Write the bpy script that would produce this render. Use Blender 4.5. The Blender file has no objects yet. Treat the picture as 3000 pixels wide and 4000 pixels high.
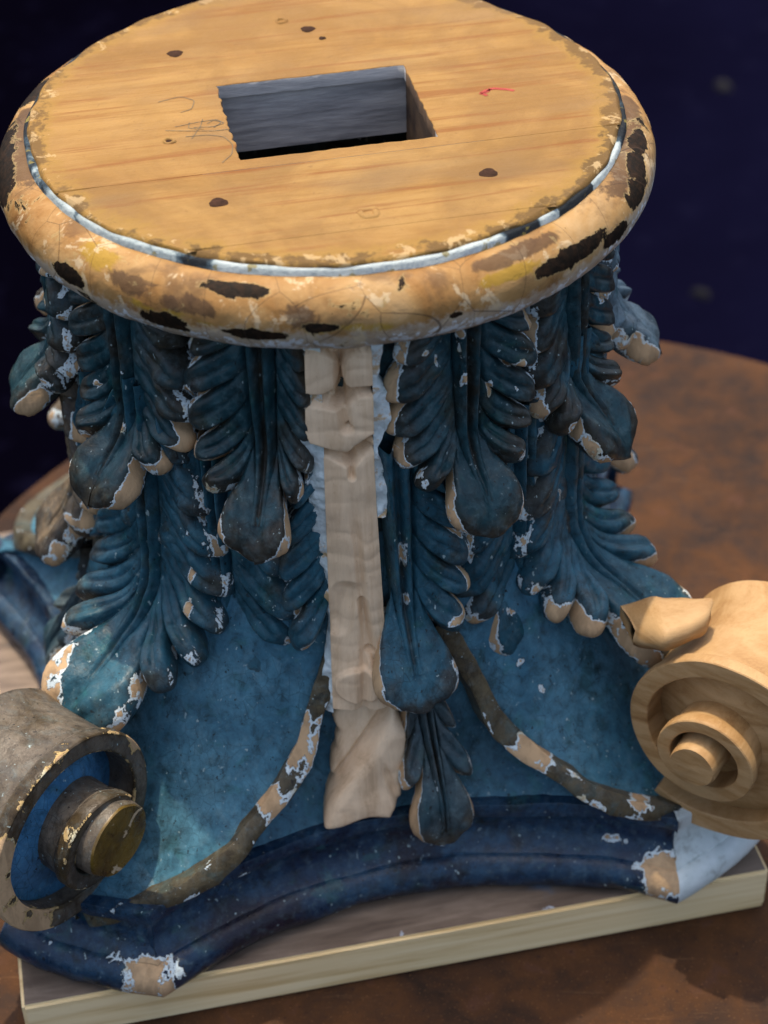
import bpy, bmesh, math, random
import numpy as np

# ------------------------------------------------------------------ frame
S = 0.15                       # one modelling unit = radius of the top disc = 15 cm
TABLE_Z = 0.72                 # height of the table top above the floor (m)
PLANK_T = 0.215                # plank thickness (units)
BASE_Z = TABLE_Z + PLANK_T * S # underside of the capital (m)
H = 2.737                      # height of the top disc above the plank (units)
YAW = math.radians(11.28)      # how far the capital is turned on the table
random.seed(4); rng = np.random.default_rng(7)
sc = bpy.context.scene
C = sc.collection

# ------------------------------------------------------------------ camera
cam = bpy.data.cameras.new('camera'); camo = bpy.data.objects.new('camera', cam); C.objects.link(camo)
sc.camera = camo
cam.sensor_fit = 'VERTICAL'; cam.sensor_height = 24.0; cam.lens = 45.34
cam.clip_start = 0.02; cam.clip_end = 60
_yaw, _pit, _rol = (-0.00350, 0.68027, -0.02578)
_f = np.array([math.sin(_yaw)*math.cos(_pit), math.cos(_yaw)*math.cos(_pit), -math.sin(_pit)])
_r = np.array([math.cos(_yaw), -math.sin(_yaw), 0.0]); _u = np.cross(_r, _f)
_r2 = _r*math.cos(_rol) + _u*math.sin(_rol); _u2 = -_r*math.sin(_rol) + _u*math.cos(_rol)
from mathutils import Matrix, Vector
_m = Matrix([[_r2[0], _u2[0], -_f[0], 0.1860*S], [_r2[1], _u2[1], -_f[1], (-5.9584)*S],
             [_r2[2], _u2[2], -_f[2], 5.7875*S + BASE_Z], [0, 0, 0, 1]])
camo.matrix_world = _m
cam.dof.use_dof = True; cam.dof.focus_distance = 6.45*S; cam.dof.aperture_fstop = 4.5

# ------------------------------------------------------------------ light
SUN = np.array([0.105, -0.205, -1.0])          # direction the sunlight travels
SUN = SUN / np.linalg.norm(SUN)
w = bpy.data.worlds.new('World'); sc.world = w; w.use_nodes = True
nt = w.node_tree; bg = nt.nodes['Background']
sky = nt.nodes.new('ShaderNodeTexSky'); sky.sky_type = 'NISHITA'; sky.sun_disc = False
sky.sun_elevation = math.asin(-SUN[2]); sky.sun_rotation = math.atan2(-SUN[0], -SUN[1])
sky.dust_density = 5.0; sky.ozone_density = 0.4
nt.links.new(sky.outputs[0], bg.inputs[0]); bg.inputs[1].default_value = 0.15
sl = bpy.data.lights.new('sun', 'SUN'); slo = bpy.data.objects.new('sun', sl); C.objects.link(slo)
sl.energy = 2.0; sl.angle = math.radians(0.8); sl.color = (1.0, 0.86, 0.66)
slo.rotation_euler = Vector(SUN).to_track_quat('-Z', 'Y').to_euler(); slo.location = (-0.5, 0.6, 3)
sc.cycles.max_bounces = 5; sc.cycles.diffuse_bounces = 3; sc.cycles.glossy_bounces = 2
sc.cycles.caustics_reflective = False; sc.cycles.caustics_refractive = False
sc.view_settings.view_transform = 'Standard'; sc.view_settings.look = 'None'
sc.view_settings.exposure = 0.85; sc.view_settings.gamma = 1.0

# ------------------------------------------------------------------ helpers
def mesh_fast(name, V, F, mats, wear=None, smooth=True, midx=None):
    V = np.asarray(V, np.float32) * S; Fs = F if isinstance(F, tuple) else (F,)
    Fs = [np.asarray(f, np.int32) for f in Fs if len(f)]
    tot = np.concatenate([np.full(len(f), f.shape[1], np.int32) for f in Fs]); idx = np.concatenate([f.ravel() for f in Fs])
    me = bpy.data.meshes.new(name)
    me.vertices.add(len(V)); me.vertices.foreach_set('co', V.ravel())
    me.loops.add(len(idx)); me.loops.foreach_set('vertex_index', idx)
    me.polygons.add(len(tot)); me.polygons.foreach_set('loop_start', (np.cumsum(tot)-tot).astype(np.int32))
    me.polygons.foreach_set('loop_total', tot)
    me.polygons.foreach_set('use_smooth', np.full(len(tot), smooth))
    for m in (mats if isinstance(mats, (list, tuple)) else [mats]): me.materials.append(m)
    if midx is not None: me.polygons.foreach_set('material_index', np.asarray(midx, np.int32))
    if wear is not None:
        a = me.attributes.new('wear', 'FLOAT_COLOR', 'POINT')
        a.data.foreach_set('color', np.clip(np.asarray(wear, np.float32), 0, 1).ravel())
    me.update(calc_edges=True); me.validate()
    return me

def add(name, me, parent=None, loc=(0, 0, 0), rotz=0.0):
    o = bpy.data.objects.new(name, me); C.objects.link(o); o.parent = parent
    o.location = loc; o.rotation_euler = (0, 0, rotz); return o

def grid_faces(nu, nv, wrap_u=False, wrap_v=False):
    iu = np.arange(nu if wrap_u else nu-1); iv = np.arange(nv if wrap_v else nv-1)
    I, J = np.meshgrid(iu, iv, indexing='ij'); I2 = (I+1) % nu; J2 = (J+1) % nv
    return np.stack([I*nv+J, I2*nv+J, I2*nv+J2, I*nv+J2], -1).reshape(-1, 4)

def _hash(ix, iy, iz):
    h = (ix*374761393 + iy*668265263 + iz*2147483647 + 1013904223) & 0xffffffff
    h = ((h ^ (h >> 13)) * 1274126177) & 0xffffffff
    return ((h ^ (h >> 16)) & 0xffff) / 65535.0
def vnoise(P, scale):
    Q = np.asarray(P, np.float64)*scale; I = np.floor(Q).astype(np.int64); f = Q-I; f = f*f*(3-2*f)
    out = 0
    for dx in (0, 1):
        for dy in (0, 1):
            for dz in (0, 1):
                wgt = (f[..., 0] if dx else 1-f[..., 0])*(f[..., 1] if dy else 1-f[..., 1])*(f[..., 2] if dz else 1-f[..., 2])
                out = out + wgt*_hash(I[..., 0]+dx, I[..., 1]+dy, I[..., 2]+dz)
    return out*2-1
def fbm(P, scale, n=3):
    return sum(vnoise(P, scale*2**i)*0.5**i for i in range(n))
def sstep(x, a, b):
    t = np.clip((x-a)/(b-a), 0, 1); return t*t*(3-2*t)
def cyl(th, r, z):
    t = np.radians(th); return np.stack(np.broadcast_arrays(r*np.sin(t), -r*np.cos(t), z), -1)
def bell_r(z): return np.interp(z, [.3, .6, 1.0, 1.3, 2.5], [1.05, 1.0, .95, .92, .91])

# ------------------------------------------------------------------ materials
class NB:
    def __init__(self, name):
        self.m = bpy.data.materials.new(name); self.m.use_nodes = True
        self.t = self.m.node_tree; self.b = self.t.nodes['Principled BSDF']
        tc = self.t.nodes.new('ShaderNodeTexCoord'); mp = self.t.nodes.new('ShaderNodeMapping')
        mp.inputs['Scale'].default_value = (1/S,)*3
        self.t.links.new(tc.outputs['Object'], mp.inputs['Vector']); self.co = mp.outputs[0]
    def put(self, sock, v):
        if hasattr(v, 'is_output'): self.t.links.new(v, sock)
        elif isinstance(v, (tuple, list)) and len(v) == 3 and sock.type == 'RGBA': sock.default_value = (*v, 1)
        else: sock.default_value = v
    def vec(self, sx, sy, sz, loc=(0, 0, 0), rot=(0, 0, 0)):
        n = self.t.nodes.new('ShaderNodeMapping'); n.inputs['Scale'].default_value = (sx, sy, sz)
        n.inputs['Location'].default_value = loc; n.inputs['Rotation'].default_value = rot
        self.t.links.new(self.co, n.inputs['Vector']); return n.outputs[0]
    def noise(self, scale, detail=5, rough=.55, dist=0, vec=None):
        n = self.t.nodes.new('ShaderNodeTexNoise'); n.inputs['Scale'].default_value = scale
        n.inputs['Detail'].default_value = detail; n.inputs['Roughness'].default_value = rough
        n.inputs['Distortion'].default_value = dist; self.t.links.new(vec or self.co, n.inputs['Vector']); return n.outputs['Fac']
    def voro(self, scale, feature='F1', vec=None):
        n = self.t.nodes.new('ShaderNodeTexVoronoi'); n.feature = feature; n.inputs['Scale'].default_value = scale
        self.t.links.new(vec or self.co, n.inputs['Vector']); return n.outputs['Distance']
    def math(self, op, a, b=0.0, c=None, clamp=False):
        n = self.t.nodes.new('ShaderNodeMath'); n.operation = op; n.use_clamp = clamp
        self.put(n.inputs[0], a); self.put(n.inputs[1], b)
        if c is not None: self.put(n.inputs[2], c)
        return n.outputs[0]
    def step(self, v, lo, hi, a=0.0, b=1.0):
        n = self.t.nodes.new('ShaderNodeMapRange'); n.interpolation_type = 'SMOOTHSTEP'
        for i, x in enumerate((v, lo, hi, a, b)): self.put(n.inputs[i], x)
        return n.outputs[0]
    def mix(self, f, a, b, mode='MIX'):
        n = self.t.nodes.new('ShaderNodeMix'); n.data_type = 'RGBA'; n.blend_type = mode
        self.put(n.inputs[0], f); self.put(n.inputs[6], a); self.put(n.inputs[7], b); return n.outputs[2]
    def ramp(self, f, stops):
        n = self.t.nodes.new('ShaderNodeValToRGB'); e = n.color_ramp.elements
        while len(e) < len(stops): e.new(0.5)
        for x, (p_, c_) in zip(e, stops): x.position = p_; x.color = (*c_, 1)
        self.put(n.inputs[0], f); return n.outputs[0]
    def wear(self):
        n = self.t.nodes.new('ShaderNodeAttribute'); n.attribute_name = 'wear'
        s = self.t.nodes.new('ShaderNodeSeparateColor'); self.t.links.new(n.outputs['Color'], s.inputs[0])
        return s.outputs[0], s.outputs[1], s.outputs[2], n.outputs['Alpha']
    def sep(self, vec=None):
        s = self.t.nodes.new('ShaderNodeSeparateXYZ'); self.t.links.new(vec or self.co, s.inputs[0]); return s.outputs
    def bump(self, h, dist=0.002, strength=1.0, prev=None):
        n = self.t.nodes.new('ShaderNodeBump'); n.inputs['Distance'].default_value = dist
        n.inputs['Strength'].default_value = strength; self.put(n.inputs['Height'], h)
        if prev: self.t.links.new(prev, n.inputs['Normal'])
        return n.outputs[0]
    def out(self, col, rough, normal=None, spec=.4, metal=0.0):
        self.put(self.b.inputs['Base Color'], col); self.put(self.b.inputs['Roughness'], rough)
        self.put(self.b.inputs['Specular IOR Level'], spec); self.put(self.b.inputs['Metallic'], metal)
        if normal: self.t.links.new(normal, self.b.inputs['Normal'])
        return self.m

def wood_color(n, sx=1.0, sy=9.0, sz=9.0, light=(.56, .36, .17), mid=(.44, .25, .10), dark=(.27, .13, .045)):
    v = n.vec(sx, sy, sz); g = n.noise(1.6, 7, .6, .7, v); f = n.noise(9, 4, .7, .2, n.vec(sx*1.3, sy*3, sz*3))
    a = n.math('ADD', n.math('MULTIPLY', g, .75), n.math('MULTIPLY', f, .25))
    return n.ramp(a, [(.30, dark), (.44, mid), (.56, light), (.75, tuple(min(1, x*1.18) for x in light))]), a

def paint(name, blue_a, blue_b, dark, dark_amt=.5, chip=.0, wood=(.50, .34, .19), gloss=.36, teal=(.03, .12, .13), gesso=(.60, .70, .72), spec=.22):
    """old oil paint over gesso over wood; 'wear' R = worn edges, G = bronze-brown glaze, B = lost paint"""
    n = NB(name); R, G, B, A = n.wear()
    n1 = n.noise(3.2, 4, .6, .4); n2 = n.noise(9, 4, .6, .3); n3 = n.noise(26, 4, .7, .3); n4 = n.noise(100, 2, .6)
    c = n.mix(n.step(n1, .35, .65), blue_a, blue_b)
    c = n.mix(n.math('MULTIPLY', n.step(n2, .54, .68), .55), c, teal)
    gl = n.math('ADD', n.math('ADD', n.math('MULTIPLY', n2, .45), n.math('MULTIPLY', n1, .55)), n.math('MULTIPLY', G, .22))
    c = n.mix(n.math('MULTIPLY', n.step(gl, .62-.22*dark_amt, .80-.22*dark_amt), .88), c, dark)
    c = n.mix(n.math('MULTIPLY', n.step(n3, .48, .75), .22), c, (.16, .24, .26))      # dusty bloom
    gr = n.noise(17, 6, .75, .4, n.vec(1, 1, .7, (2, 5, 3))); c = n.mix(1.0, c, n.ramp(gr, [(.30, (.38, .36, .33)), (.48, (.92, .92, .92)), (.70, (1.35, 1.38, 1.35))]), 'MULTIPLY')
    ck = n.voro(26, 'DISTANCE_TO_EDGE', n.vec(1, 1, .55)); c = n.mix(n.math('MULTIPLY', n.step(ck, .030, .0), n.step(n1, .42, .58, 0, .5)), c, (.008, .010, .012))
    lo = n.noise(12, 4, .6, .5, n.vec(1, 1, .6))
    e = n.math('ADD', n.math('ADD', n.math('MULTIPLY', lo, .70), n.math('MULTIPLY', n3, .30)), n.math('MULTIPLY', R, .195+chip))
    e = n.math('ADD', e, n.math('MULTIPLY', B, .34)); e = n.math('ADD', e, chip*.35)
    m1 = n.step(e, .700, .712); m2 = n.step(e, .755, .772); m0 = n.step(e, .672, .700)
    c = n.mix(n.math('MULTIPLY', m0, .55), c, (.055, .045, .03))
    spk = n.noise(62, 2, .5, 0, n.vec(1, 1, .6)); c = n.mix(n.math('MULTIPLY', n.step(spk, .68, .72), n.step(n2, .44, .60, 0, .8)), c, (.34, .44, .44)); c = n.mix(n.math('MULTIPLY', n.step(spk, .31, .28), .8), c, (.012, .012, .012))
    gs = n.mix(n.step(n4, .35, .7), gesso, tuple(x*.82 for x in gesso)); gs = n.mix(n.step(n2, .56, .66), gs, (.50, .47, .33))
    c = n.mix(m1, c, gs)
    wd = n.mix(n.step(n.noise(7, 4, .6, .3, n.vec(3, 3, .8)), .4, .65), wood, tuple(x*.72 for x in wood))
    c = n.mix(m2, c, wd)
    ro = n.math('ADD', n.math('MULTIPLY', n.step(n3, .3, .7), .22), gloss); ro = n.math('MAXIMUM', ro, n.math('MULTIPLY', m1, .85))
    hgt = n.math('SUBTRACT', n.math('MULTIPLY', n3, .22), n.math('ADD', n.math('MULTIPLY', m1, .5), n.math('MULTIPLY', m2, .3)))
    hgt = n.math('ADD', hgt, n.math('MULTIPLY', n4, .10))
    return n.out(c, ro, n.bump(hgt, .0022, .9), spec)

M = {}
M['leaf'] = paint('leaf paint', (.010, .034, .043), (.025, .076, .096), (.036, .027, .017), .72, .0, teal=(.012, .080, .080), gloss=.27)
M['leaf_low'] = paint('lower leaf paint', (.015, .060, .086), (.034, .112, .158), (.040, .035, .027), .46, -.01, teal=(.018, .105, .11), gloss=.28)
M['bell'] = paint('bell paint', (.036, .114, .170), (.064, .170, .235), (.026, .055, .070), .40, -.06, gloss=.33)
M['abacus'] = paint('abacus paint', (.008, .022, .050), (.020, .060, .108), (.014, .008, .014), .62, -.05, gloss=.24, spec=.3)
M['rim'] = paint('rim gilding', (.070, .058, .036), (.10, .082, .048), (.035, .026, .016), .5, .0, gloss=.32, teal=(.05, .09, .09))
M['scroll'] = paint('scroll glaze', (.085, .070, .053), (.15, .125, .096), (.042, .028, .011), .68, -.01, gloss=.28, teal=(.10, .11, .115), gesso=(.46, .33, .15))
M['leaf_pale'] = paint('bleached leaf paint', (.10, .15, .18), (.17, .23, .26), (.04, .06, .075), .45, .05, gloss=.35)
M['leaf_tan'] = paint('tan brown leaf', (.13, .095, .058), (.20, .15, .095), (.035, .03, .026), .62, .02, gloss=.4, teal=(.05, .075, .085))  # tan-brown tone for the leaf copies on the left and back left
M['web'] = paint('scroll blue', (.03, .11, .22), (.05, .17, .31), (.03, .05, .08), .2, -.06)
M['fleuron'] = paint('fleuron paint', (.025, .055, .07), (.07, .09, .095), (.055, .042, .026), .55, .07)

def eye_mat():
    n = NB('eye varnish'); a = n.noise(7, 5, .6, .5); b = n.noise(30, 4)
    c = n.ramp(a, [(.35, (.035, .022, .010)), (.5, (.10, .065, .012)), (.66, (.16, .10, .02))])
    c = n.mix(n.step(n.noise(12, 5, .6, .4), .62, .64), c, (.42, .33, .21))
    return n.out(c, n.step(b, .3, .7, .2, .4), n.bump(b, .0008, .6), .5)
M['eye'] = eye_mat()

def fresh_wood(name, light, mid, dark, sx=9, sy=9, sz=1.0, rough=.62):
    n = NB(name); c, a = wood_color(n, sx, sy, sz, light, mid, dark)
    d = n.noise(1.6, 5, .6, .3); c = n.mix(n.math('MULTIPLY', n.step(d, .52, .74), .25), c, tuple(x*.62 for x in mid))
    s = n.noise(60, 3, .6); c = n.mix(n.math('MULTIPLY', n.step(s, .64, .72), .3), c, dark)
    return n.out(c, rough, n.bump(n.math('ADD', a, n.math('MULTIPLY', s, .3)), .0006, .6), .3)
M['strip'] = fresh_wood('bare limewood', (.80, .595, .385), (.715, .51, .315), (.50, .33, .19), 8, 8, .6)
M['newscroll'] = fresh_wood('bare scroll wood', (.45, .285, .130), (.37, .215, .085), (.24, .125, .045), 3, 3, 14, .55)
M['oldscroll'] = fresh_wood('weathered scroll wood', (.20, .135, .07), (.14, .092, .046), (.06, .04, .02), 4, 4, 2.0, .55)
M['plankfront'] = None

def plank_mat(top):
    n = NB('plank top' if top else 'pine edge')
    if top:
        a = n.noise(5, 6, .6, .4, n.vec(.5, 3, 1)); b = n.noise(20, 5, .65)
        c = n.ramp(a, [(.3, (.10, .07, .05)), (.5, (.17, .125, .09)), (.7, (.25, .19, .14))])
        e = n.math('ADD', n.math('MULTIPLY', n.noise(4, 6, .65, .5), .7), n.math('MULTIPLY', b, .3))
        c = n.mix(n.step(e, .615, .635), c, (.40, .44, .48)); c = n.mix(n.step(n.noise(2.2, 4, .6), .6, .7), c, (.12, .15, .19))
        return n.out(c, .5, n.bump(b, .0008, .6), .4)
    v = n.vec(.45, 10, 9); a = n.noise(1.9, 5, .55, .5, v)
    c = n.ramp(a, [(.34, (.60, .43, .20)), (.47, (.76, .59, .32)), (.62, (.83, .67, .39))])
    b = n.noise(1.3, 4, .6); c = n.mix(n.math('MULTIPLY', n.step(b, .55, .75), .3), c, (.38, .25, .12))
    s = n.noise(70, 3, .6, 0, n.vec(.3, 1, 1))
    return n.out(c, .6, n.bump(n.math('ADD', a, s), .0005, .5), .3)

def disc_mat():
    n = NB('old pine disc'); X, Y, Z = n.sep()
    c, a = wood_color(n, .75, 6.5, 6.5, (.30, .180, .058), (.245, .136, .039), (.15, .068, .017))
    k = n.noise(2.0, 6, .6, .5); c = n.mix(n.math('MULTIPLY', n.step(k, .42, .62), .7), c, (.17, .095, .030))
    k2 = n.noise(3.1, 4, .5, .2, n.vec(.5, 1.2, 1, (3, 1, 0))); c = n.mix(n.math('MULTIPLY', n.step(k2, .54, .7), .4), c, (.36, .235, .085))
    sk = n.noise(3.2, 5, .65, .3, n.vec(.30, 6, 1)); c = n.mix(n.math('MULTIPLY', n.step(sk, .53, .66), .75), c, (.17, .060, .015))
    r = n.math('SQRT', n.math('ADD', n.math('MULTIPLY', X, X), n.math('MULTIPLY', Y, Y)))
    e1 = n.noise(6, 7, .68, .5); e2 = n.noise(22, 5, .7, .2)
    q = n.math('ADD', n.math('MULTIPLY', n.step(r, .82, 1.0), .37), n.math('ADD', n.math('MULTIPLY', e1, .55), n.math('MULTIPLY', e2, .35)))
    q = n.math('ADD', q, n.math('MULTIPLY', n.step(X, .25, .95), .045))
    c = n.mix(n.math('MULTIPLY', n.step(q, .62, .80), .75), c, (.26, .16, .036))
    c = n.mix(n.math('MULTIPLY', n.step(q, .765, .83), .85), c, (.065, .044, .018))
    q2 = n.math('ADD', n.math('MULTIPLY', n.step(r, .80, .99), .22), n.math('MULTIPLY', n.noise(11, 6, .7, .4, n.vec(1, 1, 1, (5, 2, 0))), .9))
    c = n.mix(n.math('MULTIPLY', n.step(q2, .72, .76), .6), c, (.50, .38, .20))
    sp = n.noise(48, 4, .7); c = n.mix(n.math('MULTIPLY', n.step(sp, .64, .69), .75), c, (.18, .10, .035))
    sm = n.noise(1.4, 3, .5, 0, n.vec(.8, 2.2, 1, (7, 3, 0))); c = n.mix(n.math('MULTIPLY', n.step(sm, .52, .68), .45), c, (.14, .095, .05))
    oi = n.t.nodes.new('ShaderNodeObjectInfo'); c = n.mix(n.math('MULTIPLY', oi.outputs['Random'], .28), c, (.30, .15, .045))
    h = n.math('ADD', n.math('MULTIPLY', a, .6), n.math('ADD', n.math('MULTIPLY', e2, .5), n.math('MULTIPLY', sp, .3)))
    return n.out(c, n.step(e1, .3, .7, .5, .7), n.bump(h, .0013, .85), .12)
M['disc'] = disc_mat()

def ring_mat():
    """R = dark varnish patches, G = gold / ochre, B = grey-white lower side, A = broad brown stain"""
    n = NB('ring wood'); R, G, B, A = n.wear()
    a = n.noise(3.0, 6, .6, .6); b = n.noise(12, 6, .68, .4); d = n.noise(40, 4, .65)
    c = n.ramp(a, [(.30, (.17, .078, .025)), (.42, (.29, .15, .048)), (.56, (.39, .235, .092)), (.72, (.46, .32, .165))])
    st = n.noise(4.2, 6, .62, .7, n.vec(1, 1, 1, (2, 7, 1)))
    c = n.mix(n.math('MULTIPLY', n.step(st, .50, .66), .7), c, (.125, .070, .034))
    c = n.mix(n.math('MULTIPLY', n.step(n.noise(17, 5, .7, .5), .62, .70), .5), c, (.14, .085, .05))
    g = n.math('ADD', n.math('MULTIPLY', G, .34), n.math('ADD', n.math('MULTIPLY', b, .5), n.math('MULTIPLY', n.noise(6, 5, .6, .5, n.vec(1, 1, 1, (9, 1, 1))), .5)))
    c = n.mix(n.math('MULTIPLY', n.step(g, .60, .70), .8), c, (.34, .21, .025))
    wv = n.math('ADD', n.math('MULTIPLY', B, .40), n.math('ADD', n.math('MULTIPLY', b, .6), n.math('MULTIPLY', d, .4)))
    c = n.mix(n.math('MULTIPLY', n.step(wv, .66, .84), .75), c, (.46, .40, .31)); c = n.mix(n.step(wv, .90, .93), c, (.66, .70, .70))
    w2 = n.noise(7.5, 6, .7, .5, n.vec(1, 1, 1, (4, 4, 2))); c = n.mix(n.math('MULTIPLY', n.step(w2, .575, .63), .75), c, (.56, .44, .27))
    bb = n.noise(5.5, 7, .7, .8, n.vec(1, 1, 1, (3, 3, 8)))
    br = n.math('ADD', A, n.math('MULTIPLY', n.math('SUBTRACT', bb, .5), 2.6)); c = n.mix(n.math('MULTIPLY', n.step(br, .30, .55), .8), c, (.075, .044, .026))
    dk = n.math('ADD', R, n.math('MULTIPLY', n.math('SUBTRACT', n.noise(8, 7, .72, .6, n.vec(1, 1, 1, (6, 1, 5))), .5), 2.3)); dm = n.step(dk, .36, .39); rim = n.step(dk, .26, .30)
    c = n.mix(n.math('MULTIPLY', rim, .4), c, (.40, .31, .14)); dc = n.mix(n.step(d, .4, .65), (.010, .007, .004), (.026, .014, .007)); c = n.mix(dm, c, dc)
    c = n.mix(n.math('MULTIPLY', n.step(n.voro(4.3, 'DISTANCE_TO_EDGE', n.vec(1, 1, .35)), .006, .0), .75), c, (.05, .03, .02))
    c = n.mix(n.math('MULTIPLY', n.step(n.voro(30), .07, .03), n.step(a, .5, .55)), c, (.03, .02, .012))
    h = n.math('ADD', n.math('MULTIPLY', b, .5), n.math('SUBTRACT', n.math('MULTIPLY', d, .25), n.math('MULTIPLY', dm, .35)))
    return n.out(c, n.math('ADD', n.step(b, .3, .7, .42, .62), n.math('MULTIPLY', dm, .15)), n.bump(h, .0016, .85), .12)
M['ring'] = ring_mat()

def fillet_mat():
    n = NB('fillet gesso'); R, G, B, A = n.wear(); a = n.noise(9, 5, .65, .4); b = n.noise(34, 4, .65)
    v = n.math('ADD', R, n.math('MULTIPLY', n.math('SUBTRACT', n.math('ADD', n.math('MULTIPLY', a, .7), n.math('MULTIPLY', b, .3)), .5), 1.6))
    c = n.ramp(v, [(.30, (.018, .022, .026)), (.42, (.045, .07, .09)), (.50, (.12, .16, .18)), (.56, (.27, .33, .34)), (.85, (.42, .48, .48))])
    c = n.mix(n.math('MULTIPLY', n.step(n.noise(14, 5, .6, .3, n.vec(1, 1, 1, (1, 8, 3))), .58, .64), .8), c, (.22, .18, .05))
    return n.out(c, .75, n.bump(b, .0015, .8), .1)
M['fillet'] = fillet_mat()

def simple(name, ramp_stops, scale, rough=.6, bump=.0008, vec=(1, 1, 1), spec=.35):
    n = NB(name); a = n.noise(scale, 6, .62, .3, n.vec(*vec)); b = n.noise(scale*4, 4, .6, 0, n.vec(*vec))
    return n.out(n.ramp(n.math('ADD', n.math('MULTIPLY', a, .7), n.math('MULTIPLY', b, .3)), ramp_stops), rough, n.bump(b, bump, .7), spec)
M['inside'] = simple('grey mortise wood', [(.35, (.20, .20, .20)), (.5, (.34, .335, .33)), (.65, (.48, .47, .45))], 2.2, .7, .0008, (1.0, 1.0, 7))
M['inside_brown'] = simple('brown mortise wood', [(.35, (.05, .03, .02)), (.6, (.14, .085, .045))], 5, .7)
M['nail'] = simple('nail head', [(.35, (.022, .013, .009)), (.6, (.055, .028, .018))], 25, .8, spec=.05)
M['pencil'] = simple('pencil line', [(.3, (.10, .075, .045)), (.6, (.15, .11, .06))], 40, .7)
M['red'] = simple('red crayon', [(.3, (.25, .015, .012)), (.6, (.36, .05, .03))], 30, .6)
M['gesso'] = simple('gesso fill', [(.36, (.06, .10, .11)), (.42, (.50, .60, .60)), (.55, (.66, .74, .74)), (.60, (.56, .40, .22)), (.66, (.50, .35, .18))], 9, .7, .0014)
M['whitepaint'] = simple('flaking white paint', [(.33, (.07, .045, .02)), (.37, (.30, .33, .31)), (.46, (.52, .60, .59)), (.7, (.66, .73, .73))], 6, .45, .0012)
M['chip'] = simple('chipped gesso', [(.34, (.26, .19, .12)), (.46, (.46, .47, .42)), (.6, (.60, .66, .66))], 8, .75, .002)
M['flake'] = simple('dusty flake', [(.3, (.008, .008, .010)), (.7, (.015, .014, .015))], 8, .9)
M['black'] = simple('dark gap', [(.3, (.008, .007, .006)), (.7, (.02, .016, .012))], 20, .8)

def table_mat():
    n = NB('rusted steel'); a = n.noise(1.1, 7, .62, .3); b = n.noise(6, 7, .68, .3); d = n.noise(40, 4, .6)
    v = n.math('ADD', n.math('MULTIPLY', a, .55), n.math('MULTIPLY', b, .45))
    c = n.ramp(v, [(.36, (.014, .009, .007)), (.45, (.036, .018, .010)), (.56, (.068, .030, .012)), (.68, (.115, .049, .017))])
    c = n.mix(n.math('MULTIPLY', n.step(b, .58, .66), .5), c, (.06, .03, .022)); c = n.mix(n.math('MULTIPLY', n.step(d, .62, .68), .7), c, (.02, .012, .010)); s_ = n.noise(9, 5, .7, .1, n.vec(.25, 5, 1, (0, 0, 0), (0, 0, .6))); c = n.mix(n.math('MULTIPLY', n.step(s_, .62, .68), .5), c, (.14, .075, .035)); p2 = n.noise(110, 2, .5); c = n.mix(n.math('MULTIPLY', n.step(p2, .66, .70), .6), c, (.20, .10, .04))
    return n.out(c, n.step(b, .3, .7, .6, .85), n.bump(n.math('ADD', b, n.math('MULTIPLY', d, .4)), .0015, .7), .12)
M['table'] = table_mat()
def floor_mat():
    n = NB('dark blue floor'); X, Y, Z = n.sep(); a = n.math('ADD', n.math('MULTIPLY', n.noise(.12, 5, .6, .3), .5), n.step(X, -6, 9, .08, .36)); b = n.noise(2.2, 5, .6)  # darkens towards -X: shade painted into the floor colour, nothing casts it
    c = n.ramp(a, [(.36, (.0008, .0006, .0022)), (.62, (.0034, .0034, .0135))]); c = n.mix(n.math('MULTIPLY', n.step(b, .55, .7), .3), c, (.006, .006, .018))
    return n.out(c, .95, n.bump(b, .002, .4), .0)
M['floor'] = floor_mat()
PATCHES = [(-37.5, 2.197, 0.022, 0.051, 1), (-37.9, 1.996, 0.021, 0.056, 1), (-53.8, 1.973, 0.017, 0.035, 1), (-52.9, 2.193, 0.011, 0.026, 0.8), (-14.7, 1.915, 0.03, 0.039, 1), (-70.1, 2.037, 0.014, 0.023, 0.9), (-62.1, 2.063, 0.017, 0.02, 0.9), (-89.3, 1.484, 0.021, 0.03, 1), (-48.1, 1.645, 0.011, 0.055, 0.9), (-40.4, 1.631, 0.013, 0.063, 0.9), (19.6, 2.164, 0.012, 0.043, 1), (25.0, 2.24, 0.036, 0.034, 1), (14.2, 2.249, 0.016, 0.041, 1), (24.6, 2.15, 0.011, 0.019, 0.9), (26.8, 2.388, 0.013, 0.042, 1), (59.1, 2.003, 0.032, 0.056, 0.9), (54.1, 2.219, 0.031, 0.045, 0.9), (70.5, 1.822, 0.034, 0.068, 0.8), (1.1, 2.019, 0.026, 0.051, 1), (0.7, 2.206, 0.025, 0.033, 1), (13.7, 2.421, 0.018, 0.029, 0.9), (6.1, 2.397, 0.018, 0.017, 0.7), (40.5, 1.526, 0.011, 0.038, 0.9), (37.0, 1.503, 0.02, 0.023, 0.9), (41.6, 2.176, 0.009, 0.035, 0.8), (8.9, 2.336, 0.009, 0.05, 0.8), (41.4, 1.368, 0.015, 0.019, 0.8), (70.4, 1.069, 0.027, 0.036, 0.8), (-40.0, 1.46, 0.019, 0.064, 1), (-40.4, 1.301, 0.018, 0.065, 1), (-34.5, 1.073, 0.041, 0.019, 1), (-17.1, 1.183, 0.056, 0.02, 1), (-23.1, 1.287, 0.018, 0.032, 0.9), (-17.3, 1.203, 0.016, 0.065, 0.5), (1.8, 1.566, 0.022, 0.09, 1), (2.4, 1.366, 0.011, 0.054, 0.9), (11.5, 1.27, 0.048, 0.02, 1), (26.3, 1.146, 0.049, 0.017, 0.9), (30.4, 0.866, 0.021, 0.044, 1), (31.9, 0.72, 0.022, 0.028, 1)]

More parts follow.
